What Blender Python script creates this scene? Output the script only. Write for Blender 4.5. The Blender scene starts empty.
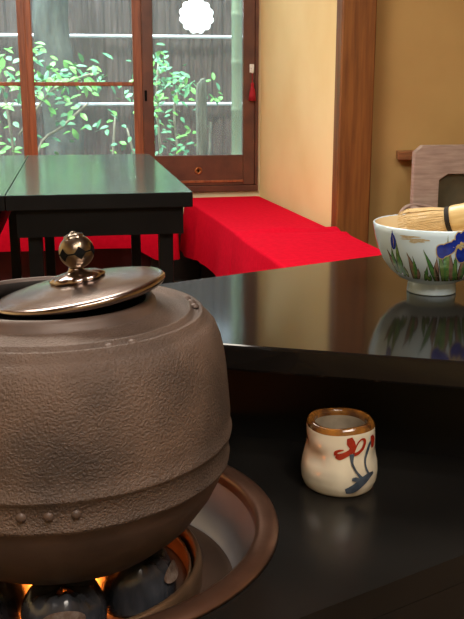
import bpy, bmesh, math, random
from mathutils import Vector, Matrix, noise
PI = math.pi
C = bpy.context.scene.collection
R = math.radians

# ------------------------------------------------------------------ materials
def srgb(r, g, b):
    f = lambda c: (c/255/12.92) if c/255 <= .04045 else ((c/255+.055)/1.055)**2.4
    return (f(r), f(g), f(b), 1)

def mat(name, col, rough=.5, metal=0., col2=None, scale=20., detail=4., stretch=(1,1,1), bump=0., bscale=None,
        coat=0., spec=.5, lo=.35, hi=.65, emit=None, estr=0., subsurf=0., sheen=0., kind='noise', bdist=.01):
    m = bpy.data.materials.new(name); m.use_nodes = True
    nt = m.node_tree; N = nt.nodes; L = nt.links
    b = N['Principled BSDF']
    b.inputs['Base Color'].default_value = col
    b.inputs['Roughness'].default_value = rough
    b.inputs['Metallic'].default_value = metal
    b.inputs['Specular IOR Level'].default_value = spec
    b.inputs['Coat Weight'].default_value = coat
    b.inputs['Coat Roughness'].default_value = .08
    b.inputs['Sheen Weight'].default_value = sheen
    if emit: b.inputs['Emission Color'].default_value = emit; b.inputs['Emission Strength'].default_value = estr
    tc = N.new('ShaderNodeTexCoord'); mp = N.new('ShaderNodeMapping'); mp.inputs['Scale'].default_value = stretch
    L.new(tc.outputs['Object'], mp.inputs['Vector'])
    if col2 is not None:
        if kind == 'noise':
            t = N.new('ShaderNodeTexNoise'); t.inputs['Scale'].default_value = scale; t.inputs['Detail'].default_value = detail
            fac = t.outputs['Fac']
        elif kind == 'voronoi':
            t = N.new('ShaderNodeTexVoronoi'); t.inputs['Scale'].default_value = scale; fac = t.outputs['Distance']
        L.new(mp.outputs['Vector'], t.inputs['Vector'])
        r = N.new('ShaderNodeValToRGB'); r.color_ramp.elements[0].position = lo; r.color_ramp.elements[1].position = hi
        r.color_ramp.elements[0].color = col; r.color_ramp.elements[1].color = col2
        L.new(fac, r.inputs['Fac']); L.new(r.outputs['Color'], b.inputs['Base Color'])
    if bump:
        t2 = N.new('ShaderNodeTexNoise'); t2.inputs['Scale'].default_value = bscale or scale; t2.inputs['Detail'].default_value = 5
        L.new(mp.outputs['Vector'], t2.inputs['Vector'])
        bp = N.new('ShaderNodeBump'); bp.inputs['Strength'].default_value = bump; bp.inputs['Distance'].default_value = bdist
        L.new(t2.outputs['Fac'], bp.inputs['Height']); L.new(bp.outputs['Normal'], b.inputs['Normal'])
    return m

M = {}
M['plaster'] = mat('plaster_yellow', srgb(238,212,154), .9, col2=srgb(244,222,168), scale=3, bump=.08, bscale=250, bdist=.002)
M['plaster_shaded'] = mat('plaster_alcove_shaded', srgb(176,144,90), .9, col2=srgb(186,154,98), scale=3, bump=.08, bscale=250, bdist=.002)  # darker copy of the wall plaster, alcove shadow put into its colour
M['plaster_low'] = mat('plaster_low', srgb(214,196,160), .9, col2=srgb(222,206,172), scale=4)
M['ceil'] = mat('ceiling_boards', srgb(150,110,75), .7, col2=srgb(120,82,52), scale=6, stretch=(12,1,1))
M['floor'] = mat('floor_stone', srgb(58,44,38), .35, col2=srgb(150,125,105), scale=9, detail=2, lo=.45, hi=.62, bump=.1)
M['post'] = mat('post_wood', srgb(132,82,36), .45, col2=srgb(104,60,24), scale=7, stretch=(9,9,.6), bump=.05, bscale=20)
M['frame'] = mat('frame_wood', srgb(158,88,52), .42, col2=srgb(122,64,38), scale=6, stretch=(14,14,1), bump=.05)
M['frame_dark'] = mat('frame_wood_dark', srgb(100,58,42), .42, col2=srgb(78,44,34), scale=4, stretch=(3,3,3), detail=6, bump=.02)
M['lacquer'] = mat('black_lacquer', (.006,.005,.0045,1), .085, col2=(.009,.0075,.0065,1), scale=5, spec=.34)
M['lacquer2'] = mat('black_lacquer_worn', (.006,.0055,.005,1), .25, col2=(.010,.009,.008,1), scale=8, spec=.3)
M['tabletop'] = mat('table_top_teal_reflection', (.040,.088,.080,1), .15, col2=(.046,.096,.088,1), scale=4, spec=.6)  # teal base carries the garden's reflection on the dark top
M['tableblack'] = mat('dark_table_frame', (.0035,.0035,.004,1), .5, col2=(.006,.006,.0065,1), scale=10, spec=.15)
M['felt'] = mat('red_felt', srgb(216,16,46), .95, col2=srgb(206,12,40), scale=60, sheen=0, bump=.15, bscale=600, spec=.03, bdist=.001)
M['hem_shade'] = mat('maroon_hem_shade', srgb(96,14,24), .7, col2=srgb(70,10,18), scale=8)  # dark red of the shadowed zone below the felt hem
M['benchwood'] = mat('bench_wood', srgb(46,28,20), .5, col2=srgb(34,20,14), scale=8, stretch=(1,8,1))
M['iron'] = mat('cast_iron', srgb(98,79,68), .55, metal=.1, col2=srgb(64,52,46), scale=16, detail=8, bump=.95, bscale=620, bdist=.0018)
M['iron_smooth'] = mat('cast_iron_smooth', srgb(90,72,63), .52, metal=.12, col2=srgb(68,54,47), scale=22, detail=6, bump=.25, bscale=120, bdist=.001)
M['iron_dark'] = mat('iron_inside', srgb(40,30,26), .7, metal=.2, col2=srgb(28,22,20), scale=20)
M['bronze'] = mat('lid_bronze', srgb(170,156,150), .2, metal=1., col2=srgb(146,132,126), scale=9, bump=.03, bscale=30)
M['bronze_dk'] = mat('knob_bronze', srgb(140,128,114), .28, metal=1., col2=srgb(112,98,82), scale=60)
M['black'] = mat('dark_inlay', (.004,.004,.005,1), .8, col2=(.006,.006,.006,1), scale=30, spec=.05)
M['copper'] = mat('rim_copper', srgb(122,90,74), .3, metal=.7, col2=srgb(102,74,60), scale=20, bump=.04, bscale=60)
M['basin'] = mat('basin_steel', srgb(150,148,152), .34, metal=.45, col2=srgb(132,130,136), scale=10)
M['basin_floor'] = mat('basin_floor', srgb(84,66,54), .45, metal=.3, col2=srgb(66,52,44), scale=14)
M['ring'] = mat('ring_brown', srgb(120,92,68), .35, metal=.6, col2=srgb(92,70,52), scale=20)
M['coal'] = mat('glazed_charcoal', srgb(30,31,34), .22, col2=srgb(58,60,66), scale=26, stretch=(3,3,.5), bump=.3, bscale=60, coat=.3, bdist=.002)
M['coal_scar'] = mat('charcoal_knot', srgb(82,60,48), .6, col2=srgb(112,98,88), scale=160, bump=.3, spec=.2)
M['glow'] = mat('heater_glow', srgb(255,120,20), .6, col2=srgb(255,80,10), scale=40, emit=(1,.21,.022,1), estr=12)
M['porcelain'] = mat('white_glaze', srgb(206,230,246), .12, col2=srgb(198,224,240), scale=12, coat=.4)
M['porcelain_in'] = mat('warm_glaze', srgb(214,192,150), .15, col2=srgb(226,206,166), scale=18, coat=.3)
M['leafpaint'] = mat('leaf_green_paint', srgb(96,152,88), .2, col2=srgb(58,116,66), scale=160, lo=.3, hi=.7)
M['leafpaint2'] = mat('leaf_pale_paint', srgb(128,160,92), .2, col2=srgb(92,130,72), scale=160)
M['leafbrown'] = mat('leaf_brown_paint', srgb(150,128,116), .2, col2=srgb(128,104,92), scale=160)
M['outline'] = mat('paint_outline', srgb(70,64,52), .25, col2=srgb(50,48,42), scale=90)
M['iris'] = mat('iris_blue_paint', srgb(22,36,128), .15, col2=srgb(34,56,160), scale=140)
M['irisgold'] = mat('iris_gold_line', srgb(196,178,120), .3, col2=srgb(170,150,96), scale=90)
M['smudge'] = mat('brown_speckle', srgb(196,186,160), .3, col2=srgb(176,162,130), scale=400)
M['cupglaze'] = mat('cream_crackle_glaze', srgb(198,190,170), .14, col2=srgb(172,160,140), scale=26, detail=3, coat=.5, lo=.42, hi=.72, bump=.12, bscale=40, bdist=.002)
M['cuprim'] = mat('amber_rim_glaze', srgb(142,92,36), .16, col2=srgb(70,42,22), scale=60, coat=.5, bump=.2)
M['cupin'] = mat('cup_inner_glaze', srgb(140,128,110), .25, col2=srgb(112,100,84), scale=40, coat=.3)
M['cupred'] = mat('red_brush_paint', srgb(128,30,18), .25, col2=srgb(150,44,26), scale=120)
M['cupblue'] = mat('slate_brush_paint', srgb(62,72,84), .25, col2=srgb(42,50,62), scale=120)
M['bamboo'] = mat('whisk_bamboo', srgb(222,200,150), .35, col2=srgb(206,180,126), scale=30, stretch=(1,8,8))
M['tine'] = mat('whisk_tines', srgb(232,210,162), .5, col2=srgb(212,182,128), scale=40)
M['thread'] = mat('black_thread', (.008,.007,.007,1), .7, col2=(.016,.014,.014,1), scale=300)
M['greywood'] = mat('grey_washed_wood', srgb(176,158,148), .6, col2=srgb(150,132,124), scale=10, stretch=(1.2,1,9), detail=6, bump=.06)
M['olive'] = mat('olive_panel', srgb(92,86,66), .85, col2=srgb(82,78,60), scale=20)
M['ledge'] = mat('ledge_wood', srgb(150,98,62), .5, col2=srgb(116,74,46), scale=8, stretch=(1,12,12))
M['tassel'] = mat('tassel_red', srgb(176,20,40), .8, col2=srgb(140,12,30), scale=200, stretch=(1,1,.1))
M['white'] = mat('white_metal', srgb(232,232,228), .35, col2=srgb(220,220,216), scale=40)
M['brass'] = mat('aged_brass', srgb(196,130,80), .35, metal=.8, col2=srgb(150,96,58), scale=60)
M['reed'] = mat('reed_bark', srgb(54,44,40), .9, col2=srgb(92,80,76), scale=8, detail=8, stretch=(12,12,.9), bump=.6, bscale=12, lo=.36, hi=.72)
M['bar'] = mat('pale_bamboo_rail', srgb(214,226,232), .5, col2=srgb(196,208,214), scale=10)
M['bark'] = mat('tree_bark', srgb(84,92,86), .9, col2=srgb(52,60,58), scale=12, detail=8, stretch=(2,2,.6), bump=.6, bscale=30)
M['stumpw'] = mat('grey_stake', srgb(122,128,112), .9, col2=srgb(70,76,66), scale=20, stretch=(4,4,.5), bump=.4)
M['bamboo_green'] = mat('garden_bamboo', srgb(116,136,110), .4, col2=srgb(96,116,92), scale=10, stretch=(1,1,.3))
M['leaf'] = mat('leaf_bright', srgb(120,196,92), .45, col2=srgb(70,150,66), scale=9)
M['leaf2'] = mat('leaf_teal', srgb(96,176,120), .45, col2=srgb(56,130,92), scale=9)
M['twig'] = mat('twig', srgb(150,150,130), .8, col2=srgb(120,118,100), scale=30)
M['soil'] = mat('garden_moss_soil', srgb(84,92,66), .95, col2=srgb(70,64,52), scale=6, bump=.4)
M['reflection_disc'] = mat('white_reflection', srgb(250,250,250), .6, col2=srgb(240,244,246), scale=20, emit=(.95,.99,1,1), estr=1.6)  # glow of the reflected lamp put into the disc's colour

def glass_mat():
    m = bpy.data.materials.new('window_glass'); m.use_nodes = True
    nt = m.node_tree; N = nt.nodes; L = nt.links
    N.remove(N['Principled BSDF']); out = N['Material Output']
    tr = N.new('ShaderNodeBsdfTransparent'); tr.inputs[0].default_value = (.93,.97,.97,1)
    gl = N.new('ShaderNodeBsdfGlossy'); gl.inputs['Roughness'].default_value = .02; gl.inputs['Color'].default_value = (.9,.95,1,1)
    df = N.new('ShaderNodeBsdfDiffuse'); df.inputs[0].default_value = (.62,.86,1,1)  # pale blue diffuse puts the garden haze into the glass
    fr = N.new('ShaderNodeFresnel'); fr.inputs['IOR'].default_value = 1.3
    nz = N.new('ShaderNodeTexNoise'); nz.inputs['Scale'].default_value = 2.5
    mr = N.new('ShaderNodeMapRange'); mr.inputs['To Min'].default_value = .06; mr.inputs['To Max'].default_value = .15
    m1 = N.new('ShaderNodeMixShader'); m2 = N.new('ShaderNodeMixShader')
    L.new(fr.outputs[0], m1.inputs[0]); L.new(tr.outputs[0], m1.inputs[1]); L.new(gl.outputs[0], m1.inputs[2])
    L.new(nz.outputs['Fac'], mr.inputs['Value']); L.new(mr.outputs[0], m2.inputs[0])
    L.new(m1.outputs[0], m2.inputs[1]); L.new(df.outputs[0], m2.inputs[2])
    L.new(m2.outputs[0], out.inputs['Surface'])
    return m
M['glass'] = glass_mat()

# ------------------------------------------------------------------ mesh helpers
def bx(bm, x0, x1, y0, y1, z0, z1, mi=0, xf=None):
    vs = [bm.verts.new((x, y, z)) for x in (x0, x1) for y in (y0, y1) for z in (z0, z1)]
    if xf is not None:
        for v in vs: v.co = xf @ v.co
    for q in ((0,1,3,2),(4,6,7,5),(0,4,5,1),(2,3,7,6),(0,2,6,4),(1,5,7,3)):
        f = bm.faces.new([vs[i] for i in q]); f.material_index = mi

def prism(bm, poly, z0, z1, mi=0):
    lo = [bm.verts.new((p[0], p[1], z0)) for p in poly]; hi = [bm.verts.new((p[0], p[1], z1)) for p in poly]
    n = len(poly)
    f = bm.faces.new(list(reversed(lo))); f.material_index = mi
    f = bm.faces.new(hi); f.material_index = mi
    for i in range(n):
        f = bm.faces.new((lo[i], lo[(i+1) % n], hi[(i+1) % n], hi[i])); f.material_index = mi

def lathe(bm, prof, n=64, mi=0, xf=None, rfun=None, smooth=True, mats=None):
    rings = []
    for (r, z) in prof:
        if r < 1e-6:
            rings.append([bm.verts.new((0, 0, z))])
        else:
            ring = []
            for k in range(n):
                a = 2*PI*k/n
                rr, zz = (r, z) if rfun is None else rfun(r, z, a)
                ring.append(bm.verts.new((rr*math.cos(a), rr*math.sin(a), zz)))
            rings.append(ring)
    for i in range(len(rings)-1):
        a, b = rings[i], rings[i+1]
        for k in range(n):
            k2 = (k+1) % n
            if len(a) == 1 and len(b) == 1: continue
            if len(a) == 1: vs = (a[0], b[k], b[k2])
            elif len(b) == 1: vs = (a[k], b[0], a[k2])
            else: vs = (a[k], b[k], b[k2], a[k2])
            f = bm.faces.new(vs); f.smooth = smooth; f.material_index = mats[i] if mats else mi
    if xf is not None:
        for ring in rings:
            for v in ring: v.co = xf @ v.co

def tube(bm, pts, rad, n=8, mi=0, cap=True, flat=1.0):
    pts = [Vector(p) for p in pts]
    rads = rad if isinstance(rad, (list, tuple)) else [rad]*len(pts)
    rings = []
    ov = pts[-1]-pts[0]
    up0 = Vector((0, 1, 0)) if ov.length > 0 and abs(ov.normalized().z) > .8 else Vector((0, 0, 1))
    for i, p in enumerate(pts):
        d = (pts[min(i+1, len(pts)-1)]-pts[max(i-1, 0)]).normalized()
        s = d.cross(up0)
        if s.length < 1e-3: s = d.cross(Vector((1, 0, 0)))
        s.normalize(); u = s.cross(d).normalized()
        rings.append([bm.verts.new(p+(s*math.cos(2*PI*k/n)+u*math.sin(2*PI*k/n)*flat)*rads[i]) for k in range(n)])
    for i in range(len(rings)-1):
        for k in range(n):
            f = bm.faces.new((rings[i][k], rings[i][(k+1) % n], rings[i+1][(k+1) % n], rings[i+1][k])); f.smooth = True; f.material_index = mi
    if cap:
        f = bm.faces.new(list(reversed(rings[0]))); f.material_index = mi
        f = bm.faces.new(rings[-1]); f.material_index = mi

def spline(pts, n=8):
    P_ = [Vector(p) for p in pts]; out = []
    for i in range(len(P_)-1):
        p0 = P_[max(i-1, 0)]; p1 = P_[i]; p2 = P_[i+1]; p3 = P_[min(i+2, len(P_)-1)]
        for k in range(n):
            t = k/n
            out.append(.5*((2*p1)+(-p0+p2)*t+(2*p0-5*p1+4*p2-p3)*t*t+(-p0+3*p1-3*p2+p3)*t**3))
    out.append(P_[-1]); return out

def obj(name, bm, mats, parent=None, loc=None, bevel=0., smooth_bevel=2):
    bmesh.ops.recalc_face_normals(bm, faces=bm.faces)
    me = bpy.data.meshes.new(name); bm.to_mesh(me); bm.free()
    for m in (mats if isinstance(mats, (list, tuple)) else [mats]): me.materials.append(m)
    o = bpy.data.objects.new(name, me); C.objects.link(o)
    if parent is not None: o.parent = parent
    if loc is not None: o.location = loc
    if bevel:
        md = o.modifiers.new('bevel', 'BEVEL'); md.width = bevel; md.segments = smooth_bevel; md.limit_method = 'ANGLE'; md.angle_limit = R(40)
    return o

def tag(o, label=None, cat=None, group=None, kind=None):
    if label: o['label'] = label
    if cat: o['category'] = cat
    if group: o['group'] = group
    if kind: o['kind'] = kind
    return o

def thing(name, label, cat, loc=(0,0,0), rot=(0,0,0), group=None):
    o = bpy.data.objects.new(name, None); C.objects.link(o); o.empty_display_size = .05
    o.location = loc; o.rotation_euler = rot
    return tag(o, label, cat, group)

def struct(name, bm, m, parent=None, bevel=0.):
    o = obj(name, bm, m, parent, bevel=bevel)
    if parent is None: o['kind'] = 'structure'
    return o

def box_obj(name, dims, m, parent=None, bevel=0.):
    bm = bmesh.new(); bx(bm, *dims); return obj(name, bm, m, parent, bevel=bevel)

def dup(root, loc, rot=None, label=None, group=None):
    r = root.copy(); C.objects.link(r); r.location = loc
    if rot is not None: r.rotation_euler = rot
    if label: r['label'] = label
    if group: r['group'] = group
    for ch in list(root.children):
        c = ch.copy(); C.objects.link(c); c.parent = r
        for g in list(ch.children):
            d = g.copy(); C.objects.link(d); d.parent = c
    return r

# ------------------------------------------------------------------ room shell
WX = lambda Y: .918+.055*(4.45-Y)        # the yellow wall runs very slightly askew
YB = 4.45
bm = bmesh.new(); bx(bm, -2.0, 2.3, -1.5, 4.53, -.05, 0); struct('floor', bm, M['floor'])
bm = bmesh.new(); bx(bm, -2.0, 2.3, -1.5, 4.53, 2.4, 2.46); struct('ceiling', bm, M['ceil'])
bm = bmesh.new(); bx(bm, -1.75, 1.1, YB, YB+.08, 0, .46); bx(bm, -1.75, 1.1, YB, YB+.08, 1.95, 2.4)
bx(bm, -2.0, -1.75, YB, YB+.08, 0, 2.4); bx(bm, .906, 1.1, YB, YB+.08, .46, 1.95)
struct('wall_back', bm, M['plaster_low'])
bm = bmesh.new(); prism(bm, [(WX(4.45), 4.45), (WX(3.36)+.006, 3.36), (1.107, 3.36), (1.12,3.45), (1.12, 4.45)], 0, 2.4); struct('wall_right', bm, M['plaster'])
bm = bmesh.new(); bx(bm, 1.108, 2.3, 3.34, 3.355, 0, 2.4); struct('wall_alcove', bm, M['plaster_shaded'])
bm = bmesh.new(); bx(bm, 2.2, 2.3, -1.5, 3.36, 0, 2.4); struct('wall_side', bm, M['plaster_shaded'])
bm = bmesh.new(); bx(bm, -2.0, -1.92, -1.5, 4.45, 0, 2.4); struct('wall_left', bm, M['plaster'])
bm = bmesh.new(); bx(bm, -1.92, 2.2, -1.5, -1.42, 0, 2.4); struct('wall_front', bm, M['plaster'])
bm = bmesh.new(); bx(bm, .976, 1.107, 3.28, 3.358, 0, 2.4); struct('trim_1', bm, M['post'], bevel=.006)
# sill rail under the sashes
bm = bmesh.new(); bx(bm, -1.75, .906, YB-.02, YB+.06, .445, .475); struct('trim_2', bm, M['frame_dark'], bevel=.003)

bm = bmesh.new(); bx(bm, -1.75, .915, YB-.015, YB-.001, 0, .33); struct('baseboard_back', bm, M['benchwood'])
# window_1: the rear pair of sliding sashes, each with a mid bar
def sash(parent, x0, x1, y, z0, z1, stl, str_, rail_b, rail_t, mid=None, m=M['frame']):
    bm = bmesh.new()
    bx(bm, x0, x0+stl, y-.015, y+.015, z0, z1); bx(bm, x1-str_, x1, y-.015, y+.015, z0, z1)
    bx(bm, x0+stl, x1-str_, y-.015, y+.015, z0, z0+rail_b); bx(bm, x0+stl, x1-str_, y-.015, y+.015, z1-rail_t, z1)
    if mid: bx(bm, x0+stl, x1-str_, y-.010, y+.010, mid-.009, mid+.009)
    s = obj('sash', bm, m, parent, bevel=.003)
    bm = bmesh.new(); bx(bm, x0+stl-.005, x1-str_+.005, y-.002, y+.002, z0+rail_b-.005, z1-rail_t+.005)
    obj('glass', bm, M['glass'], s)
    return s
w1 = bpy.data.objects.new('window_1', None); C.objects.link(w1); w1['kind'] = 'structure'
sash(w1, -.90, -.186, 4.527, .475, 1.94, .05, .046, .08, .05, .965)
sash(w1, -.197, .352, 4.495, .475, 1.94, .031, .050, .08, .05, .965)
sash(w1, -1.62, -.880, 4.495, .475, 1.94, .05, .05, .08, .05, .965)
w2 = bpy.data.objects.new('window_2', None); C.objects.link(w2); w2['kind'] = 'structure'
s2 = sash(w2, .342, .890, 4.455, .476, 1.94, .052, .058, .148, .05, None, M['frame_dark'])
bm = bmesh.new(); bx(bm, .394, .832, 4.434, 4.442, .490, .502)          # moulding on the bottom rail
obj('moulding', bm, M['frame'], s2, bevel=.002)
bm = bmesh.new(); lathe(bm, [(0,0),(.010,0),(.011,-.002),(.017,-.002),(.019,.001),(.017,.004),(0,.004)], 24, xf=Matrix.Translation((.607,4.438,.55))@Matrix.Rotation(R(-90),4,'X'))
k = obj('keyhole_plate', bm, M['brass'], s2)
bm = bmesh.new(); bx(bm, .6045, .6095, 4.431, 4.436, .543, .556); obj('keyhole', bm, M['black'], k)
bm = bmesh.new(); bx(bm, .350, .362, 4.436, 4.441, .885, .935); obj('finger_pull', bm, M['black'], s2, bevel=.002)
bm = bmesh.new(); bx(bm, .8905, .9055, 4.435, 4.47, .476, 1.95); struct('trim_3', bm, M['frame_dark'])

# hook and tassel
t = thing('window_hook', 'small white metal hook screwed to the window frame edge above the tassel', 'hook', (.873,4.44,1.03))
bm = bmesh.new(); bx(bm, -.011, .011, -.003, 0, -.012, .028); obj('plate', bm, M['white'], t, bevel=.002)
bm = bmesh.new(); tube(bm, spline([(0,-.003,.012),(0,-.018,.010),(0,-.022,-.004),(0,-.016,-.014),(0,-.008,-.010)],5), .0035); obj('hook', bm, M['white'], t)
t = thing('tassel', 'red tassel hanging on a cord from the window frame hook', 'tassel', (.873,4.422,.885))
bm = bmesh.new(); tube(bm, [(0,0,.10),(-.0015,0,.12),(0,0,.133)], .002); tube(bm, [(0,0,.085),(0,0,.10)], .002); obj('cord', bm, M['tassel'], t)
bm = bmesh.new(); lathe(bm, [(0,.088),(.006,.086),(.009,.078),(.007,.070),(.006,.066)], 16); obj('tassel_head', bm, M['tassel'], t)
bm = bmesh.new(); lathe(bm, [(.006,.068),(.011,.055),(.015,.03),(.018,.0),(.012,.001),(0,.002)], 36, rfun=lambda r,z,a:(r*(1+.08*math.sin(12*a)),z)); obj('fringe', bm, M['tassel'], t)

# ------------------------------------------------------------------ garden
bm = bmesh.new(); bx(bm, -3, 4, 4.54, 7.5, -.1, -.02); o = struct('ground', bm, M['soil'])
t = thing('reed_fence', 'tall dark reed screen fence with two pale horizontal rails outside the window', 'fence', (.6,6.4,-.02))
bm = bmesh.new(); rnd = random.Random(4)
n = 300; xs = [-2.6+5.4*i/n for i in range(n+1)]
lo = []; hi = []
for i, x in enumerate(xs):
    y = .02+rnd.uniform(-.012,.012)
    lo.append(bm.verts.new((x, y, 0))); hi.append(bm.verts.new((x, y, 2.3+rnd.uniform(-.03,.03))))
for i in range(n): bm.faces.new((lo[i], lo[i+1], hi[i+1], hi[i]))
obj('reed_panel', bm, M['reed'], t)
for z in (1.30, .852):
    bm = bmesh.new(); tube(bm, [(-2.6,-.02,z),(2.8,-.02,z)], .0125, 10); obj('rail', bm, M['bar'], t)
for x in (-2.5, 2.7):
    box_obj('post', (x-.04, x+.04, .05, .12, 0, 2.2), M['bark'], t)

bm = bmesh.new()
pts = spline([(-.085,5.9,-.05),(-.05,5.9,.5),(-.07,5.9,.95),(-.10,5.9,1.45),(-.02,5.9,2.5)],6)
tube(bm, pts, [.140-.02*i/len(pts)-.02*math.sin(PI*i/len(pts)) for i in range(len(pts))], 18)
for v in bm.verts: v.co += Vector((noise.noise(v.co*5), noise.noise(v.co*5+Vector((9,0,0))), 0))*.025
t = thing('tree', 'thick grey mossy tree trunk behind the left window panes', 'tree', (0,0,0))
obj('trunk', bm, M['bark'], t)
bm = bmesh.new(); tube(bm, spline([(-.04,5.9,1.5),(.10,5.85,1.7),(.25,5.8,2.1)],5), [.05]*5+[.045]*5+[.03], 10); obj('branch', bm, M['bark'], t)

t = thing('bamboo_pole', 'upright pale green bamboo pole seen at the right edge of the window', 'bamboo', (1.008,5.6,-.02))
bm = bmesh.new(); prof = []
for k in range(9):
    z = k*.28; prof += [(.034,z),(.033,z+.02),(.033,z+.262),(.0365,z+.272)]
prof = [(0,0)]+prof+[(0,2.52)]
lathe(bm, prof, 20); obj('culm', bm, M['bamboo_green'], t)
t = thing('wooden_stake', 'grey weathered wooden stake standing among leaves behind the right glass', 'stake', (.720,5.12,-.02))
bm = bmesh.new(); lathe(bm, [(0,0),(.034,0),(.033,.5),(.031,.96),(.026,1.0),(0,1.015)], 14, rfun=lambda r,z,a:(r*(1+.08*math.sin(3*a+z*4)),z+.02*math.cos(a)*(z>.9))); obj('stake', bm, M['stumpw'], t)
bm = bmesh.new(); tube(bm, [(.02,-.02,.0),(.035,-.025,.35),(.045,-.03,.78)], [.012,.011,.008]); obj('splint', bm, M['stumpw'], t)

def leaf(bm, p, d, ln, w, up, mi=0):
    d = d.normalized(); s = d.cross(up)
    if s.length < .05: s = d.cross(Vector((1,0,0)))
    s.normalize(); n = s.cross(d)
    c = [p, p+d*ln*.35+s*w*.5+n*ln*.04, p+d*ln*.72+s*w*.38, p+d*ln-n*ln*.1, p+d*ln*.72-s*w*.38, p+d*ln*.35-s*w*.5+n*ln*.04]
    m1 = bm.verts.new(p+d*ln*.5-n*ln*.03)
    vs = [bm.verts.new(q) for q in c]
    for i in range(6):
        f = bm.faces.new((vs[i], vs[(i+1)%6], m1)); f.smooth = True; f.material_index = mi

def shrub(label, base, stems, clusters, nleaf, size, mats, seed, spread):
    rnd = random.Random(seed)
    t = thing('shrub', label, 'shrub', base, group='shrubs outside the window')
    bm = bmesh.new()
    for s in stems: tube(bm, spline(s, 4), [.008]*(len(s)*4-4)+[.004], 6)
    obj('stem', bm, M['twig'], t)
    bm = bmesh.new()
    for (cx, cy, cz, n, sx, sz) in clusters:
        for i in range(n):
            p = Vector((cx+rnd.gauss(0,sx), cy+rnd.gauss(0,.10), cz+rnd.gauss(0,sz)))
            d = Vector((rnd.uniform(-1,1), rnd.uniform(-.9,.3), rnd.uniform(-.7,.6)))
            leaf(bm, p, d, size*rnd.uniform(.7,1.25), size*rnd.uniform(.42,.6), Vector((rnd.uniform(-.5,.5), -.6, 1)), rnd.random() < .35)
    obj('foliage', bm, mats, t)
    return t
# leafy branches at the left panes
shrub('bright green leafy shrub reaching across the left window panes', (-.05,5.35,-.02),
      [[(-.25,0,0),(-.27,0,.4),(-.30,0,.8),(-.35,0,1.15)],[(-.2,0,0),(-.15,0,.6),(.0,0,.75),(.15,0,.88)],[(-.25,0,.7),(-.05,0,.95),(.2,0,1.05)]],
      [(-.40,0,1.10,60,.10,.07),(-.42,0,.80,50,.11,.08),(-.12,0,1.0,75,.10,.05),(.13,0,1.02,70,.09,.04),(-.16,0,1.18,10,.03,.04),(.02,0,.86,26,.09,.05),(-.30,0,.62,14,.08,.06),(-.02,0,.70,8,.10,.06)],
      0, .062, [M['leaf'], M['leaf2']], 3, 1)
shrub('small sparse young shrub low behind the second window pane', (.30,5.78,-.02),
      [[(-.05,0,0),(-.06,0,.4),(-.03,0,.8)],[(.06,0,0),(.10,0,.4),(.04,0,.72)]],
      [(-.05,0,.74,9,.05,.06),(.05,0,.66,9,.08,.06),(.12,0,.80,5,.06,.05),(.0,0,.5,10,.1,.08)], 0, .06, [M['leaf2'], M['leaf']], 8, 1)
shrub('blue green leafy shrub beside the grey stake behind the right pane', (.56,5.42,-.02),
      [[(-.02,0,0),(-.04,0,.5),(-.06,0,.85),(-.05,0,1.1)],[(.03,0,0),(.06,0,.5),(.04,0,.85),(.10,0,1.0)]],
      [(-.06,0,1.08,46,.06,.05),(-.10,0,.95,46,.06,.06),(.05,0,.99,46,.07,.045),(.20,0,.94,34,.06,.035),(-.06,0,.74,34,.06,.09),(.08,0,.68,34,.06,.08),(.02,0,.52,34,.1,.06)],
      0, .052, [M['leaf2'], M['leaf']], 5, 1)
# added glowing scalloped disc, stands in for a lamp reflected in the glass
t = thing('lamp_reflection', 'round white scalloped disc standing in for a lamp reflection in the right window pane', 'reflection_disc', (.708,5.2,1.332))
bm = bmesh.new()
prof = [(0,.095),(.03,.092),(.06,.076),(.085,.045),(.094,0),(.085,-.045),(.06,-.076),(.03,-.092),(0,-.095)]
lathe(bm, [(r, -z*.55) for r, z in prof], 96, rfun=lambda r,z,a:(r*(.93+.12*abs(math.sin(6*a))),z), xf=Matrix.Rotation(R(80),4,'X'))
obj('disc', bm, M['reflection_disc'], t)
bm = bmesh.new(); tube(bm, [(0,0,.085),(0,0,1.05)], .002, 6); obj('cord', bm, M['thread'], t)  # added cord for the stand-in disc

# ------------------------------------------------------------------ benches and felt covers
def bench(name, label, x0, x1, y0, y1, z, loc, rz=0, panel=None):
    t = thing(name, label, 'bench', loc, (0,0,rz))
    box_obj('seat', (x0+.012, x1-.012, y0+.012, y1-.012, z-.05, z), M['benchwood'], t)
    for x in (x0+.05, x1-.11):
        for y in (y0+.06, y1-.12):
            box_obj('leg', (x, x+.06, y, y+.06, 0, z-.05), M['benchwood'], t)
    if panel: box_obj('hem_shade_panel', panel, M['hem_shade'], t)  # added panel, its maroon paints the shadow below the hem
    return t

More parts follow.
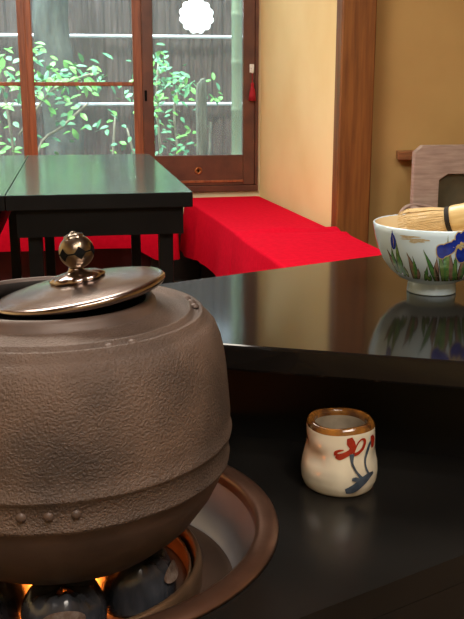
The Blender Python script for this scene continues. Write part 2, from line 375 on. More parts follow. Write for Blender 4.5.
def felt(name, label, x0, x1, y0, y1, z, hem, loc, rz=0, seed=1, flare=.02, amp=.012, wrinkle=None, group=None, tight=()):
    """cloth over a bench: rounded-rectangle rings that run over the top and down the sides"""
    rnd = random.Random(seed); ph = rnd.uniform(0, 6)
    cx, cy = (x0+x1)/2, (y0+y1)/2; hx, hy = (x1-x0)/2, (y1-y0)/2
    per = []                                                     # perimeter points with normals
    rc = .02
    def side(p, q, n, cnt):
        for i in range(cnt): 
            f = i/cnt; per.append((p[0]+(q[0]-p[0])*f, p[1]+(q[1]-p[1])*f, n))
    cor = [(hx-rc, -hy), (hx, -hy+rc), (hx, hy-rc), (hx-rc, hy), (-hx+rc, hy), (-hx, hy-rc), (-hx, -hy+rc), (-hx+rc, -hy)]
    nn = [None, (1,0), None, (0,1), None, (-1,0), None, (0,-1)]
    cc = [(hx-rc,-hy+rc), None, (hx-rc,hy-rc), None, (-hx+rc,hy-rc), None, (-hx+rc,-hy+rc), None]
    for i in range(8):
        p, q = cor[i], cor[(i+1) % 8]
        if nn[i]:
            L_ = math.hypot(q[0]-p[0], q[1]-p[1]); side(p, q, nn[i], max(8, int(L_/.02)))
        else:
            c = cc[i]; a0 = math.atan2(p[1]-c[1], p[0]-c[0]); a1 = math.atan2(q[1]-c[1], q[0]-c[0])
            if a1 < a0: a1 += 2*PI
            for k_ in range(6):
                a = a0+(a1-a0)*k_/6; per.append((c[0]+rc*math.cos(a), c[1]+rc*math.sin(a), (math.cos(a), math.sin(a))))
    n = len(per); bm = bmesh.new(); rings = []
    def topz(x, y):
        h = z+.004
        if wrinkle: h += wrinkle(cx+x, cy+y)
        return h
    for s in (0.02, .15, .3, .45, .6, .7, .78, .83, .86, .885, .91, .93, .95, .97, .985, .995):
        rings.append([bm.verts.new((cx+p[0]*s, cy+p[1]*s, topz(p[0]*s, p[1]*s))) for p in per])
    s_acc = 0; acc = [0]
    for i in range(1, n): acc.append(acc[-1]+math.hypot(per[i][0]-per[i-1][0], per[i][1]-per[i-1][1]))
    for t_ in (0, .04, .1, .2, .35, .5, .65, .8, .92, 1):
        ring = []
        for i, p in enumerate(per):
            s = acc[i]; h = hem(cx+p[0], cy+p[1]) if callable(hem) else hem
            off = .006+flare*t_+amp*t_*(.6*math.sin(s*14+ph)+.5*math.sin(s*31+2*ph)*math.sin(s*3))
            off = max(off, .003)
            if any(p[2][0]*a_+p[2][1]*b_ > .3 for a_, b_ in tight): off = min(off, .005)
            zz = topz(p[0]*.99, p[1]*.99)-.003-(topz(p[0]*.99, p[1]*.99)-h)*t_
            ring.append(bm.verts.new((cx+p[0]+p[2][0]*off, cy+p[1]+p[2][1]*off, zz)))
        rings.append(ring)
    for a, b in zip(rings, rings[1:]):
        for i in range(n):
            f = bm.faces.new((a[i], a[(i+1) % n], b[(i+1) % n], b[i])); f.smooth = True
    f = bm.faces.new(rings[0]); f.smooth = True
    o = obj(name, bm, M['felt'], None, loc); o.rotation_euler = (0, 0, rz)
    return tag(o, label, 'cloth', group)

rb = R(3.15)
# local frame of the bench row along the yellow wall: x = 0 at the wall, y = distance toward the camera from the back wall
org = (WX(4.40)-.020, 4.36, 0)
bench('bench', 'dark wooden bench under the farther red felt along the yellow wall', -.375, -.012, -1.10, -.02, .425, org, rb)
def hemA(x, y):
    return .19+.05*max(0, min(1, (-y-.3)/.7))*(1 if x < -.2 else 0)+.012*math.sin(y*9)
felt('felt_cover', 'bright red felt draped over the far bench in the window corner', -.375, -.012, -1.100, -.02, .427, hemA, org, rb, 2, .025, .012, None, 'red felt covers on the benches', ((1,0),(0,1),(0,-1)))
bench('bench', 'dark wooden bench under the nearer red felt beside the wooden post', -.395, -.012, -2.55, -1.130, .425, org, rb)
def wr(x, y):
    d = -1.16-y
    return .014*math.exp(-(d/.035)**2)*(.7+.3*math.sin(x*20))+.007*math.exp(-((d-.11-.12*x)/.022)**2)-.004*math.exp(-((d-.06-.05*x)/.02)**2)+.002*math.sin(y*9+x*4)*math.exp(-d*2)
felt('felt_cover', 'bright red felt draped over the nearer bench beside the wooden post', -.395, -.012, -2.55, -1.118, .436, lambda x, y: .2+.015*math.sin(y*8), org, rb, 5, .02, .010, wr, 'red felt covers on the benches', ((1,0),(0,1)))
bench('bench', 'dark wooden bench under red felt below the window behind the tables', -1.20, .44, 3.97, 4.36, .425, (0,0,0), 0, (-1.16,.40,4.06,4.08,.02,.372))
felt('felt_cover', 'red felt covering the window bench seen through the dark table legs', -1.20, .44, 3.97, 4.36, .427, lambda x, y: .262-.06*max(0, min(1, (x-.25)/.1)), (0,0,0), 0, 9, .012, .006, None, 'red felt covers on the benches')

# ------------------------------------------------------------------ dark tables
def make_table(label):
    t = thing('low_table', label, 'table', (0,0,0), group='dark tables by the window')
    W, D = .458, 1.31                                            # local: x 0..W, y 0..D
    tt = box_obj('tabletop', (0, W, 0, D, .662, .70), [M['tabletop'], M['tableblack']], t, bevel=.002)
    for p in tt.data.polygons: p.material_index = 0 if p.normal.z > .5 else 1  # painted reflection colour on the top face only, sides black
    bm = bmesh.new(); i = .022
    bx(bm, i, W-i, i, i+.022, .592, .662); bx(bm, i, W-i, D-i-.022, D-i, .592, .662)
    bx(bm, i, i+.022, i+.022, D-i-.022, .592, .662); bx(bm, W-i-.022, W-i, i+.022, D-i-.022, .592, .662)
    obj('apron', bm, M['tableblack'], t)
    for x in (.046, W-.082):
        for y in (.045, D-.085):
            box_obj('leg', (x, x+.036, y, y+.04, 0, .592), M['tableblack'], t, bevel=.002)
    bm = bmesh.new(); bx(bm, .056, .072, .085, D-.085, .10, .13); bx(bm, W-.072, W-.056, .085, D-.085, .10, .13); bx(bm, .072, W-.072, D*.5-.01, D*.5+.01, .10, .13)
    obj('stretcher', bm, M['tableblack'], t)
    return t
tb = make_table('dark table nearest the red bench, whole top and legs in view')
tb.location = (-.166, 2.243, 0)
dup(tb, (-.6255, 2.243, 0), None, 'dark table cut off by the left edge of the photo')

# ------------------------------------------------------------------ chair and ledge in the alcove
t = thing('armchair', 'grey washed wooden armchair with a cut-out back in the dark alcove', 'chair', (1.168,3.0,0))
W = .50
bm = bmesh.new()
out = [(0,.36),(0,.733),(.027,.757),(W-.027,.757),(W,.733),(W,.36)]
inn = [(.094,.42),(.094,.637),(.126,.657),(W-.126,.657),(W-.094,.637),(W-.094,.42)]
for y in (0, .028):
    vo = [bm.verts.new((p[0], y, p[1])) for p in out]; vi = [bm.verts.new((p[0], y, p[1])) for p in inn]
    for k_ in range(6):
        bm.faces.new((vo[k_], vo[(k_+1)%6], vi[(k_+1)%6], vi[k_]))
    if y == 0: f0, i0 = vo, vi
    else:
        for k_ in range(6):
            bm.faces.new((f0[k_], f0[(k_+1)%6], vo[(k_+1)%6], vo[k_])); bm.faces.new((i0[k_], i0[(k_+1)%6], vi[(k_+1)%6], vi[k_]))
obj('backrest', bm, M['greywood'], t, bevel=.002)
tag(box_obj('back_panel', (.09, W-.09, .029, .042, .40, .68), M['olive'], t), 'olive panel behind the cut-out')
box_obj('seat', (.0, W, -.40, .0, .36, .40), M['greywood'], t, bevel=.004)
for x, s in ((-.018, -1), (W+.018, 1)):
    bm = bmesh.new(); tube(bm, spline([(x-s*.0,-.36,.38),(x,-.40,.47),(x+s*.0,-.36,.532),(x,-.2,.545),(x-s*.01,-.02,.545)],6), .016, 10, flat=.6); obj('armrest', bm, M['greywood'], t)
bm = bmesh.new(); tube(bm, spline([(-.052,-.02,.505),(-.050,-.03,.535),(-.020,-.035,.556),(.04,-.035,.550),(.10,-.035,.532),(.20,-.035,.528)],6), .0085, 10, flat=.7); obj('back_rail', bm, M['greywood'], t)
for x in (.02, W-.06):
    for y in (-.38, -.04):
        box_obj('leg', (x, x+.04, y, y+.04, 0, .36), M['greywood'], t)
t = thing('wall_shelf', 'brown wooden ledge on the alcove wall behind the grey chair', 'shelf', (1.203,3.26,.686))
bm = bmesh.new(); prism(bm, [(0,0),(.5,0),(.5,.08),(.02,.08)], 0, .031); obj('board', bm, M['ledge'], t, bevel=.003)
for x in (.15, .40): box_obj('bracket', (x, x+.02, .02, .08, -.06, 0), M['ledge'], t)

# ------------------------------------------------------------------ tea table
AX = Vector((.9218,.3877,0)); NX = Vector((-.3877,.9218,0))
KX, KY = -.019, .628
t = thing('tea_table', 'black lacquered two-level tea table holding the hearth and bowl', 'table', (0,0,0))
slab = [(-.12,.823),(.117,.713),(.294,.631),(.37,.596),(.739,.751),(.567,1.159),(-.109,.875)]
bm = bmesh.new(); prism(bm, slab, .727, .75); obj('upper_top', bm, M['lacquer'], t, bevel=.0025)
# recessed upright panel under the upper top
f0 = Vector((-.085,.846,0)); f1 = Vector((.395,.625,0)); nb = Vector((.42,.907,0))
q = [f0+nb*.037, f1+nb*.037, f1+nb*.052, f0+nb*.052]
bm = bmesh.new(); prism(bm, [(p.x,p.y) for p in q], .64, .727); obj('back_panel', bm, M['tableblack'], t)
# deck with a round hole for the hearth
deck = [(-.282,.308),(.741,.738),(.560,1.145),(-.458,.727)]
HOLE = .1535
def plate_with_hole(bm, poly, c, r, z0, z1, n=72):
    lev = []
    for z in (z0, z1):
        vo = [bm.verts.new((p[0], p[1], z)) for p in poly]
        vi = [bm.verts.new((c[0]+r*math.cos(2*PI*k_/n), c[1]+r*math.sin(2*PI*k_/n), z)) for k_ in range(n)]
        es = [bm.edges.new((vo[i], vo[(i+1)%len(vo)])) for i in range(len(vo))]+[bm.edges.new((vi[i], vi[(i+1)%n])) for i in range(n)]
        bmesh.ops.triangle_fill(bm, edges=es, use_beauty=True)
        lev.append((vo, vi))
    for w in (0, 1):
        a, b = lev[0][w], lev[1][w]
        for i in range(len(a)): bm.faces.new((a[i], a[(i+1)%len(a)], b[(i+1)%len(a)], b[i]))
bm = bmesh.new(); plate_with_hole(bm, deck, (KX, KY), HOLE, .618, .64); obj('lower_top', bm, M['lacquer2'], t)
def edge_board(p, q, th, z0, z1):
    p, q = Vector((*p,0)), Vector((*q,0)); d = (q-p).normalized(); nrm = Vector((-d.y, d.x, 0))
    bm = bmesh.new(); prism(bm, [(v.x,v.y) for v in (p, q, q+nrm*th, p+nrm*th)], z0, z1); return bm
for a, b in ((0,1),(1,2),(2,3),(3,0)):
    obj('fascia', edge_board(deck[a], deck[b], .018, .50, .6175), M['lacquer2'], t)
for p in deck:
    c = Vector((.14,.727,0)); v = Vector((*p,0)); v = v+(c-v).normalized()*.05
    bm = bmesh.new(); bx(bm, v.x-.02, v.x+.02, v.y-.02, v.y+.02, 0, .6175); obj('leg', bm, M['lacquer2'], t)

# ------------------------------------------------------------------ hearth set into the deck
t = thing('tea_hearth', 'round copper-rimmed hearth basin sunk in the lower table top under the kettle', 'hearth', (KX,KY,.64))
bm = bmesh.new()
lathe(bm, [(.1440,-.006),(.1438,-.001),(.1450,.0035),(.1480,.0052),(.1560,.0046),(.161,.0028),(.1618,.0005),(.1548,.0003)], 96); obj('rim', bm, M['copper'], t)
bm = bmesh.new()
lathe(bm, [(.1450,-.003),(.1430,-.010),(.1385,-.028),(.134,-.043),(.1285,-.0475)], 96); obj('wall', bm, M['basin'], t)
bm = bmesh.new()
lathe(bm, [(.1285,-.047),(.124,-.0475),(.1235,-.0485),(.10,-.050),(.0,-.050),(0,-.060),(.13,-.060),(.1285,-.047)], 96); obj('floor_plate', bm, M['basin_floor'], t)
bm = bmesh.new()
lathe(bm, [(.1035,-.049),(.1045,-.032),(.103,-.027),(.1000,-.0255),(.0985,-.029),(.098,-.049)], 96); obj('heat_ring', bm, M['ring'], t)
bm = bmesh.new()
lathe(bm, [(.0955,-.049),(.096,-.036),(.0948,-.033),(.0935,-.036),(.093,-.049)], 96); obj('inner_ring', bm, M['ring'], t)
bm = bmesh.new()
for r in (.008,.0155,.0228):
    tube(bm, [(r*math.cos(2*PI*k_/40), r*math.sin(2*PI*k_/40), -.0195) for k_ in range(41)], .0036, 8)
lathe(bm, [(0,-.023),(.0256,-.022),(.0266,-.024),(.0266,-.0481),(.052,-.0481),(.052,-.0496),(0,-.0496)], 40)
tag(obj('heating_coil', bm, M['glow'], t), 'glowing orange heating coil')

bm = bmesh.new(); va = []
for k_ in range(33):
    a = R(22+125*k_/32)
    va.append([bm.verts.new((r*math.cos(a), r*math.sin(a), z)) for r, z in ((.0545,-.0475),(.0545,-.021),(.0575,-.021),(.0575,-.0475))])
for a_, b_ in zip(va, va[1:]):
    for k_ in range(3): bm.faces.new((a_[k_], a_[k_+1], b_[k_+1], b_[k_]))
obj('glow_blocker', bm, M['iron_dark'], t)  # added arc behind the coil, keeps its glow off the back panel
def interp(prof, z):
    for (r0, z0), (r1, z1) in zip(prof, prof[1:]):
        if z0 <= z <= z1: return r0+(r1-r0)*((z-z0)/max(z1-z0, 1e-9))
    return prof[-1][0] if z > prof[-1][1] else prof[0][0]

# sculpted charcoal pieces standing round the coil
def coal(label, ang, rc, rx, h, seed, scar=True):
    rnd = random.Random(seed)
    x, y = KX+rc*math.cos(R(ang)), KY+rc*math.sin(R(ang))
    t = thing('charcoal', label, 'charcoal', (x,y,.5922), (0,0,R(ang)), group='black charcoal pieces under the kettle')
    bm = bmesh.new(); ph = rnd.uniform(0, 6)
    def rf(r, z, a):
        k_ = 1+.018*math.sin(2*a+ph)+.012*math.sin(5*a+2*ph)+.02*noise.noise(Vector((math.cos(a)*3, math.sin(a)*3, z*40+seed)))
        zz = z + (.0025*math.sin(3*a+ph)+.0012*math.sin(11*a) if z > h*.8 else 0)
        return r*k_, zz
    cprof = [(0,0),(rx*.96,0),(rx,.004),(rx*1.0,h*.42),(rx*.96,h*.60),(rx*.88,h*.76),(rx*.76,h*.90),(rx*.66,h*.98),(rx*.60,h),(rx*.4,h-.001),(0,h-.0015)]
    lathe(bm, cprof, 44, rfun=rf)
    o = obj('body', bm, M['coal'], t)
    if scar:
        bm = bmesh.new(); dth = rnd.uniform(-.2,.2)
        rows = []
        for i in range(9):
            rr = i/8
            row = []
            for k_ in range(24):
                b = 2*PI*k_/24; zz = h*.70+.0052*rr*math.sin(b); th = dth+.50*rr*math.cos(b)
                rad = interp(cprof[2:9], zz)*1.045+.0009-.0014*(1-rr)**2
                row.append(bm.verts.new((rad*math.cos(th), rad*math.sin(th), zz)))
            rows.append(row)
        for a_, b_ in zip(rows, rows[1:]):
            for k_ in range(24):
                f = bm.faces.new((a_[k_], a_[(k_+1)%24], b_[(k_+1)%24], b_[k_])); f.smooth = True
        sc = obj('knot_scar', bm, M['coal_scar'], t)
    return t
coal('black charcoal piece in front with an oval brown scar below the glow', -90, .0595, .0302, .0335, 3)
coal('black charcoal piece right of the front one, inside the brown ring', -29, .0595, .0298, .0345, 6)
coal('black charcoal piece at the left photo edge beside the glow', -154, .0595, .0298, .0335, 8)

# ------------------------------------------------------------------ kettle
KZ = .64
kp = [(.0,-.016),(.03,-.0155),(.06,-.011),(.082,-.001),(.100,.0145),(.113,.033),(.1195,.047),(.1230,.0560),(.1247,.0578),(.1251,.0594),(.1240,.0612),
      (.1249,.070),(.1252,.0768),(.1266,.0782),(.1269,.0796),(.1254,.0815),(.1252,.092),(.1244,.11),(.1228,.126),(.1212,.137),(.1190,.147),(.1160,.1545),(.1115,.1597),
      (.1072,.1618),(.1063,.1657),(.1049,.1662),(.1036,.1630),(.0990,.1640),(.0979,.1674),(.0965,.1678),(.0950,.1648),(.086,.1665),(.077,.1680),
      (.0735,.1690),(.0725,.1735),(.0700,.1762),(.0675,.1762),(.066,.174),(.0655,.168),(.070,.162),(.10,.150),(.117,.10),(.115,.06),(.09,.012),(.0,-.004)]
KETTLE_MATS = []
bm = bmesh.new()
t = thing('iron_kettle', 'large round brown cast-iron kettle sitting over the glowing hearth', 'kettle', (KX,KY,KZ))
def kr(r, z, a):
    return r+.0006*noise.noise(Vector((math.cos(a)*6, math.sin(a)*6, z*50))), z
ms = []
for i in range(len(kp)-1):
    z = kp[i][1]
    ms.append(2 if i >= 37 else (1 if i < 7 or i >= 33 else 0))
lathe(bm, kp, 128, rfun=kr, mats=ms)
obj('body', bm, [M['iron'], M['iron_smooth'], M['iron_dark']], t)
def stud(ang, r, z, s, tilt):
    bm = bmesh.new()
    prof = [(s*math.cos(b), s*.75*math.sin(b)) for b in [PI/2*k_/5 for k_ in range(6)]]
    prof = [(p, q_) for p, q_ in prof]; prof[-1] = (0, s*.75)
    xf = Matrix.Rotation(R(ang),4,'Z')@Matrix.Translation((r,0,z))@Matrix.Rotation(R(90-tilt),4,'Y')
    lathe(bm, prof, 14, xf=xf); obj('stud', bm, M['iron_smooth'], t)
for a in (-99.5,-92,-84.5): stud(a, .1243, .0695, .0034, 0)
for a in (20,27.5,35): stud(a, .1243, .0695, .0034, 0)
for a in (-69,-60): stud(a, .1013, .1642, .0034, 80)
for a in (0, 7, 14): stud(a, .1013, .1642, .0036, 80)
for a in (170, 180, 100, 110): stud(a, .1013, .1642, .0034, 80)

# lid, slid ajar to the right and tilted
lid_rot = Matrix.Rotation(R(-9.5),4,'Y')@Matrix.Rotation(R(-2.0),4,'X')
t = thing('kettle_lid', 'shiny bronze kettle lid tilted ajar on the kettle mouth with a ball knob', 'lid', (.001,.622,.8208), lid_rot.to_euler())
bm = bmesh.new()
lathe(bm, [(0,.0085),(.012,.0084),(.022,.0078),(.030,.0066),(.038,.0055),(.050,.0042),(.056,.0026),(.0588,.0022),(.0602,.0008),(.0600,-.0012),(.0585,-.0030),(.0555,-.0038),(.052,-.0030),(.049,-.0045),(.047,-.0075),(.040,-.0075),(0,-.002)], 112)
obj('cover', bm, M['bronze'], t)
bm = bmesh.new()
lathe(bm, [(.0,.0084),(.0175,.0082),(.0180,.0098),(.016,.0118),(.010,.0134),(.0062,.0142),(.0048,.0160),(.0045,.0172),(0,.0172)], 72, rfun=lambda r,z,a:(r*(1+(.10*abs(math.cos(4*a)) if r > .012 else 0)),z))
obj('knob_seat', bm, M['bronze'], t)
KR = .0122
bm = bmesh.new()
lathe(bm, [(0,-KR)]+[(KR*math.cos(b), KR*math.sin(b)*.98) for b in [-PI/2+PI*k_/24 for k_ in range(1,24)]]+[(0,KR*.98)], 64)
def sphere_patch(fun, nu, nv, mi=1):
    g = [[bm.verts.new(fun(i/nu, j/nv)) for j in range(nv+1)] for i in range(nu+1)]
    for i in range(nu):
        for j in range(nv):
            f = bm.faces.new((g[i][j], g[i+1][j], g[i+1][j+1], g[i][j+1])); f.smooth = True; f.material_index = mi
def sp(lon, lat, k_=1.012): return Vector((KR*k_*math.cos(lat)*math.cos(lon), KR*k_*math.cos(lat)*math.sin(lon), KR*.98*k_*math.sin(lat)))
sphere_patch(lambda u, v: sp(u*2*PI, (v-.5)*.085), 64, 1)
for q_ in range(6):
    L0 = R(-78+60*q_)
    def dia(u, v, L0=L0):
        h = 1-abs(2*u-1); h = h**1.25
        return sp(L0+(u-.5)*.80, (v-.5)*.80*h, 1.02)
    sphere_patch(dia, 12, 4)
kn = obj('knob', bm, [M['bronze_dk'], M['black']], t, (.0032,0,.0275))
bm = bmesh.new(); lathe(bm, [(.0066,.0096),(.0062,.0112),(.0042,.0122),(.0022,.0130),(.0016,.0138),(0,.0143)], 24, rfun=lambda r,z,a:(r*(1+.12*math.sin(5*a)),z)); obj('finial', bm, M['bronze_dk'], kn)

# ------------------------------------------------------------------ painted decoration helpers
def paint(bm, poly, surf, th0, mi, cuts=2, lift=.0003):
    """flat brush shape (x across, z up, in metres) laid on to a turned surface seen from th0"""
    tmp = bmesh.new(); vs = [tmp.verts.new((p[0], p[1], 0)) for p in poly]
    f = tmp.faces.new(vs); bmesh.ops.triangulate(tmp, faces=[f])
    for _ in range(cuts): bmesh.ops.subdivide_edges(tmp, edges=tmp.edges[:], cuts=1, use_grid_fill=True)
    bmesh.ops.triangulate(tmp, faces=tmp.faces[:])
    mp = {}
    for v in tmp.verts:
        mp[v.index if False else v] = bm.verts.new(surf(v.co.x, v.co.y, th0, lift))
    for f in tmp.faces:
        try:
            g = bm.faces.new([mp[v] for v in f.verts]); g.material_index = mi; g.smooth = True
        except ValueError: pass
    tmp.free()

def blade(x0, z0, x1, z1, w, bend=0.):
    """pointed leaf from base (x0,z0) to tip (x1,z1)"""
    d = Vector((x1-x0, z1-z0)); n = Vector((-d.y, d.x)).normalized(); L_ = []; Rr = []
    for i in range(9):
        t_ = i/8; c = Vector((x0, z0))+d*t_+n*bend*math.sin(PI*t_)
        ww = w*(.45+.55*math.sin(PI*min(1, t_*1.15)))*(1-t_**3)
        if i == 8: L_.append(c)
        else: L_.append(c+n*ww*.5); Rr.append(c-n*ww*.5)
    return [tuple(v) for v in L_+Rr[::-1]]

def blob(cx, cz, rx, rz, rot=0., n=16, wob=0., seed=0):
    out_ = []
    for i in range(n):
        a = 2*PI*i/n; k_ = 1+wob*math.sin(3*a+seed)+wob*.6*math.sin(5*a+2*seed)
        x, y = rx*k_*math.cos(a), rz*k_*math.sin(a)
        out_.append((cx+x*math.cos(rot)-y*math.sin(rot), cz+x*math.sin(rot)+y*math.cos(rot)))
    return out_

def brush(pts, ws):
    P_ = [Vector(p) for p in pts]; L_ = []; Rr = []
    for i, p in enumerate(P_):
        d = (P_[min(i+1, len(P_)-1)]-P_[max(i-1, 0)]).normalized(); n = Vector((-d.y, d.x))
        L_.append(tuple(p+n*ws[i]*.5)); Rr.append(tuple(p-n*ws[i]*.5))
    return L_, Rr
def paint_brush(bm, pts, ws, surf, th0, mi, lift=.0003):
    sp_ = spline([(p[0], p[1], 0) for p in pts], 5); P2 = [(p.x, p.y) for p in sp_]
    W2 = []
    for i in range(len(P2)):
        f = i/5; k_ = min(int(f), len(ws)-2); W2.append(ws[k_]+(ws[k_+1]-ws[k_])*(f-k_))
    L_, Rr = brush(P2, W2)
    va = [bm.verts.new(surf(p[0], p[1], th0, lift)) for p in L_]; vm = [bm.verts.new(surf(p[0], p[1], th0, lift)) for p in P2]; vb = [bm.verts.new(surf(p[0], p[1], th0, lift)) for p in Rr]
    for i in range(len(va)-1):
        for a, b in ((va, vm), (vm, vb)):
            f = bm.faces.new((a[i], a[i+1], b[i+1], b[i])); f.material_index = mi; f.smooth = True

# ------------------------------------------------------------------ tea bowl
BX, BY = .365, .873
bo = [(.0248,.0),(.0255,.001),(.0245,.011),(.0268,.0125),(.036,.0165),(.0445,.024),(.0515,.034),(.0565,.045),(.0600,.056),(.0622,.066),(.0630,.0715)]
bi = [(.0630,.0715),(.0622,.0728),(.0608,.0722),(.0590,.064),(.0560,.053),(.0515,.042),(.044,.031),(.034,.0235),(.02,.020),(0,.019)]
t = thing('tea_bowl', 'white glazed tea bowl painted with blue irises on the upper table top', 'bowl', (BX,BY,.7502))
bm = bmesh.new()
full = [(0,.003),(.022,.003),(.0230,.0)]+bo+bi[1:]
nm = len(full)-1
lathe(bm, full, 96, mats=[0]*(len(bo)+4)+[1]*(nm-len(bo)-4))
def bsurf(x, z, th0, lift):
    r = interp(bo, z)
    a = math.asin(max(-.99, min(.99, x/r)))
    r += lift
    return Vector((r*math.cos(th0+a), r*math.sin(th0+a), z))
BT = math.atan2(-BY, -BX)
mm = .001
def bp(poly): return [(p[0]*mm, (p[1]*1.12+.5)*mm) for p in poly]
G, G2, BR, OU, IR, GO, SM = 2, 3, 4, 5, 6, 7, 8
leaves = [
 (-34,22,-46,44,3.6,0,BR),(-34,21,-40,36,3.4,0,G2),(-33,21,-41,47,5.0,1.5,G),(-31,20,-37,55,4.2,0,G2),(-31,20,-33.5,42,5,-1,G),(-26,18,-31,33,3.6,0,G),(-23,18,-28,30,2.6,0,G2),
 (-17,17,-26,44,5,-1.5,BR),(-16,17,-19,36,4.6,0,G2),(-13,17,-14,30,4.2,0,BR),(-15,17,-20,41,3,-1,G),
 (-6,16,-5,33,3.8,0,G),(-2,16,-8,27,3,0,G2),(-1,16,-2,24,3,0,G),
 (4,16,-10,48,4.6,-1,G),(5,16,4,42,6,.8,BR),(7,16,2,34,3,0,OU),(11,16,3,50,5,-1.6,G2),(14,16,9,52,6,-1,G),(15,16,13,62,5,0,G2),(19,16,16,48,5.5,0,BR),(21,16,22,46,5,0,G),(24,16,20,40,3.5,0,G2),(26,16,30,46,5,0,BR),(28,17,34,44,5,1,G),(33,18,42,52,4.5,1,G2),(36,19,46,40,4,0,G),(40,23,50,48,3,0,G)]
for i, (x0,z0,x1,z1,w,b,mi) in enumerate(leaves):
    paint(bm, bp(blade(x0,z0,x1,z1,w+.6,b)), bsurf, BT, OU, 1, .00016+.000002*i)
    paint(bm, bp(blade(x0,z0+.6,x1,z1-.8,w*.82,b)), bsurf, BT, mi, 1, .00030+.000002*i)
# bud on the left
paint(bm, bp(blob(-39.2,51.5,2.7,7.2,.12)), bsurf, BT, IR, 1, .0004); paint(bm, bp(blade(-39.6,50,-40.8,63,3.2,0)), bsurf, BT, IR, 1, .00042)
paint_brush(bm, bp([(-38.4,46),(-39,52),(-40,58)]), [.3*mm,.5*mm,.2*mm], bsurf, BT, GO, .0005)
# iris flower
fl = [(13,48.5,9.6,5.4,.5),(8.2,46.5,5.2,6.4,.1),(37,45,8.4,5.4,-.65),(27,43,5.4,7.6,.35),(24,58,3.8,5.6,.4),(32,59,3.6,5.6,-.35),(28,60,3,5,0),(40,52,5,4,-.3),(20,54,3.4,3,0)]
for i, (x,z,a,b,r) in enumerate(fl):
    paint(bm, bp(blob(x,z,a+.9,b+.9,r,18,.05,i)), bsurf, BT, GO, 1, .00042+i*.000008)
    paint(bm, bp(blob(x,z,a,b,r,18,.06,i)), bsurf, BT, IR, 1, .00054+i*.000008)
for i, (x,z) in enumerate([(23,51),(26,53.5),(29,52),(32,53),(25.5,49),(30.5,49)]):
    paint(bm, bp(blob(x,z,1.3,1.9,.2*i)), bsurf, BT, GO, 1, .0007)
for (x,z,a,b) in [(-24,58,9,1.2),(-17,54.5,7,1.5),(-10,56,6,1.0),(-20,56,10,.8)]:
    paint(bm, bp(blob(x,z,a,b,.05,18,.25,x)), bsurf, BT, SM, 1, .0002)
obj('body', bm, [M['porcelain'], M['porcelain_in'], M['leafpaint'], M['leafpaint2'], M['leafbrown'], M['outline'], M['iris'], M['irisgold'], M['smudge']], t)

# bamboo whisk lying in the bowl, handle over the right rim
ex = Vector((math.cos(BT+PI/2), math.sin(BT+PI/2), 0)); ey = Vector((math.cos(BT), math.sin(BT), 0))    # right and toward the camera
dirv = (ex*.97+ey*.16).normalized(); dirv = (dirv*math.cos(R(13))+Vector((0,0,1))*math.sin(R(13))).normalized()
side = Vector((0,0,1)).cross(dirv).normalized(); upv = dirv.cross(side).normalized()
rot = Matrix((dirv, side, upv)).transposed().to_4x4()
wc = Vector((BX,BY,.8275))+ex*.0135+ey*.010
t = thing('tea_whisk', 'bamboo tea whisk resting in the painted bowl with its handle over the rim', 'whisk', wc, rot.to_euler())
bm = bmesh.new(); RY = Matrix.Rotation(R(90),4,'Y')
lathe(bm, [(0,.0015),(.0122,.0015),(.0136,.005),(.0138,.020),(.0143,.0225),(.0138,.025),(.0138,.054),(.0128,.056),(.009,.0562),(.009,.03),(0,.03)], 36, xf=RY); obj('handle', bm, M['bamboo'], t)
bm = bmesh.new()
for k_ in range(3):
    tube(bm, [(-.0012+k_*.0016, .0122*math.cos(b), .0122*math.sin(b)) for b in [2*PI*j/32 for j in range(33)]], .0010, 6, cap=False)
obj('thread_binding', bm, M['thread'], t)
bm = bmesh.new(); rnd = random.Random(2)
for ringr, n_, tip, ln in ((.0112,64,.0165,.049),(.006,40,.006,.042)):
    for k_ in range(n_):
        b = 2*PI*k_/n_+rnd.uniform(-.03,.03); tp = tip*rnd.uniform(.92,1.06)
        pts = [(0,ringr*math.cos(b),ringr*math.sin(b)),(-.015,(ringr+tp)*.52*math.cos(b),(ringr+tp)*.52*math.sin(b)),(-ln*.8,tp*math.cos(b),tp*math.sin(b)),(-ln,tp*.88*math.cos(b),tp*.88*math.sin(b))]
        tube(bm, pts, [.0006,.00055,.0004,.0003], 5)
lathe(bm, [(.0112,.0015),(.0112,-.004),(.0085,-.006),(0,-.006)], 24, xf=RY)
o = obj('bristles', bm, M['tine'], t)

# ------------------------------------------------------------------ lid rest / cup
CXX, CYY = .2055, .663
CT = math.atan2(-CYY, -CXX)
co = [(.0270,.0),(.0292,.002),(.0313,.008),(.0318,.015),(.0312,.022),(.0298,.029),(.0288,.034),(.0284,.040),(.0282,.046),(.0279,.0528),(.0270,.0556)]
ci = [(.0255,.0574),(.0235,.0575),(.0218,.0560),(.0208,.050),(.0208,.035),(.0208,.012),(0,.010)]
def cwob(r, z, a, inner=False):
    b = a-CT
    k_ = 1+.012*math.sin(2*b+.6)+.010*math.sin(3*b+z*90)
    k_ += -.085*math.exp(-((b+.75)/.35)**2)*math.exp(-((z-.030)/.007)**2)          # finger dents on the left side
    k_ += -.05*math.exp(-((b+1.35)/.3)**2)*math.exp(-((z-.038)/.006)**2)
    k_ += .03*math.exp(-((b+.55)/.4)**2)*math.exp(-((z-.043)/.006)**2)
    k_ += -.05*math.exp(-((b-1.3)/.35)**2)*math.exp(-((z-.028)/.008)**2)
    dz = (.0006*math.sin(b*2-.8)+.0005*math.sin(3*b))*max(0, (z-.04)/.015)
    return r*k_, z+dz
def wrap(a):
    b = a-CT
    while b > PI: b -= 2*PI
    while b < -PI: b += 2*PI
    return CT+b
t = thing('tea_cup', 'small wobbly cream ceramic cup with amber rim and brushed red flower', 'cup', (CXX,CYY,.6402))
bm = bmesh.new(); cf = [(0,.001)]+co+ci
dense = []
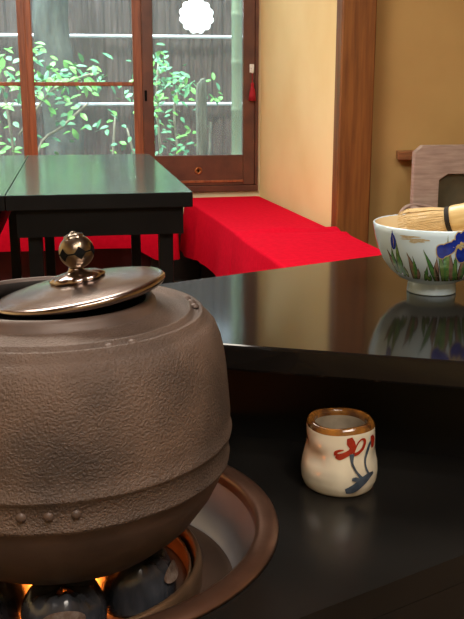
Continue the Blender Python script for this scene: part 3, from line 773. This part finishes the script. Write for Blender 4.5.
for (r0,z0),(r1,z1) in zip(cf, cf[1:]):
    for k_ in range(3): dense.append((r0+(r1-r0)*k_/3, z0+(z1-z0)*k_/3))
dense.append(cf[-1])
ms = []
for i in range(len(dense)-1):
    s = i/3
    ms.append(1 if len(co)-1.1 <= s <= len(co)+3.4 else (2 if s > len(co)+3 else 0))
lathe(bm, dense, 112, rfun=lambda r,z,a: cwob(r,z,wrap(a)), mats=ms)
def csurf(x, z, th0, lift):
    r = interp(co, z); a = math.asin(max(-.99, min(.99, x/r)))
    rr, zz = cwob(r, z, th0+a); rr += lift+.0002
    return Vector((rr*math.cos(th0+a), rr*math.sin(th0+a), zz))
RD, BL = 3, 4
def cpx(pts): return [(p[0]*1.05*mm, p[1]*1.02*mm) for p in pts]
def pb(pts, ws, mi, lift=.0003): paint_brush(bm, cpx(pts), [w*1.25*mm for w in ws], csurf, CT, mi, lift)
# red flower
pb([(7,50),(8,46),(9.5,42),(8,39),(4,36.5),(0,35),(-2.5,36)], [3.2,5,4,3.4,3.6,4.4,2.6], RD)
pb([(-2.5,36),(-2.8,38.5),(0,40),(3,40.5)], [2.4,2,1.6,.6], RD, .0004)
pb([(9.5,36.5),(13,37),(16.5,40),(18,44.5),(17,47.5),(14.5,47),(12,43),(10.5,38)], [2.6,2.2,1.8,1.6,1.4,1,1,.8], RD, .0005)
pb([(23,48),(24,44),(24.2,38)], [1.5,2.5,1.2], RD)
# slate stems and leaves
pb([(9,37),(9.4,30),(12,24),(15,19.5),(17,16)], [3.2,1.4,1.2,1.6,2.6], BL, .0006)
pb([(22,44),(20.4,38),(19,31),(19.6,25),(22,19)], [1,1.8,1.2,1.0,1.2], BL, .0006)
pb([(5,7.5),(9,8.5),(13,11),(18,15),(22,17.5),(25.5,18.5)], [3.5,5.5,5.5,5.5,4,1.5], BL, .0006)
pb([(9.5,17.5),(12,17.2),(15,16)], [1.6,3,2], BL, .0007)
obj('body', bm, [M['cupglaze'], M['cuprim'], M['cupin'], M['cupred'], M['cupblue']], t)

# ------------------------------------------------------------------ lights
def area(name, loc, target, sx, sy, power, col):
    l = bpy.data.lights.new(name, 'AREA'); l.shape = 'RECTANGLE'; l.size = sx; l.size_y = sy; l.energy = power; l.color = col
    o = bpy.data.objects.new(name, l); C.objects.link(o); o.location = loc
    o.rotation_euler = (Vector(target)-Vector(loc)).to_track_quat('-Z','Y').to_euler(); return o
area('ceiling_light_front', (.2,-.5,2.36), (.1,.6,.6), 1.2, 1.0, 44, (1,.90,.78))
area('ceiling_light_mid', (-.5,2.2,2.38), (-.5,2.3,0), 1.2, 1.2, 62, (1,.91,.78))
area('window_daylight', (-.7,5.5,3.0), (.5,3.7,.5), 2.2, 1.0, 190, (.96,.98,1))
area('highlight_lamp', (.55,-.15,2.36), (.2,.65,.65), .16, .16, 9, (1,.93,.84))  # unseen lamp added for crisp highlights on lid and cup
sun = bpy.data.lights.new('sun', 'SUN'); sun.energy = 5.5; sun.angle = R(3); sun.color = (1,.98,.94)
so = bpy.data.objects.new('sun', sun); C.objects.link(so); so.rotation_euler = Vector((.12,.38,-.92)).to_track_quat('-Z','Y').to_euler()

w = bpy.data.worlds.new('world'); bpy.context.scene.world = w; w.use_nodes = True
nt = w.node_tree; bg = nt.nodes['Background']; bg.inputs[0].default_value = (.80,.92,1,1); bg.inputs[1].default_value = 1.6

# ------------------------------------------------------------------ camera
cam = bpy.data.cameras.new('camera'); co_ = bpy.data.objects.new('camera', cam); C.objects.link(co_)
cam.sensor_fit = 'VERTICAL'; cam.sensor_height = 24; cam.lens = 900/619*24; cam.clip_start = .01
co_.location = (0,0,.96); co_.rotation_euler = (R(90-14.006), 0, R(-9.907))
sc = bpy.context.scene; sc.camera = co_
sc.view_settings.view_transform = 'Standard'; sc.view_settings.look = 'None'; sc.view_settings.exposure = .42
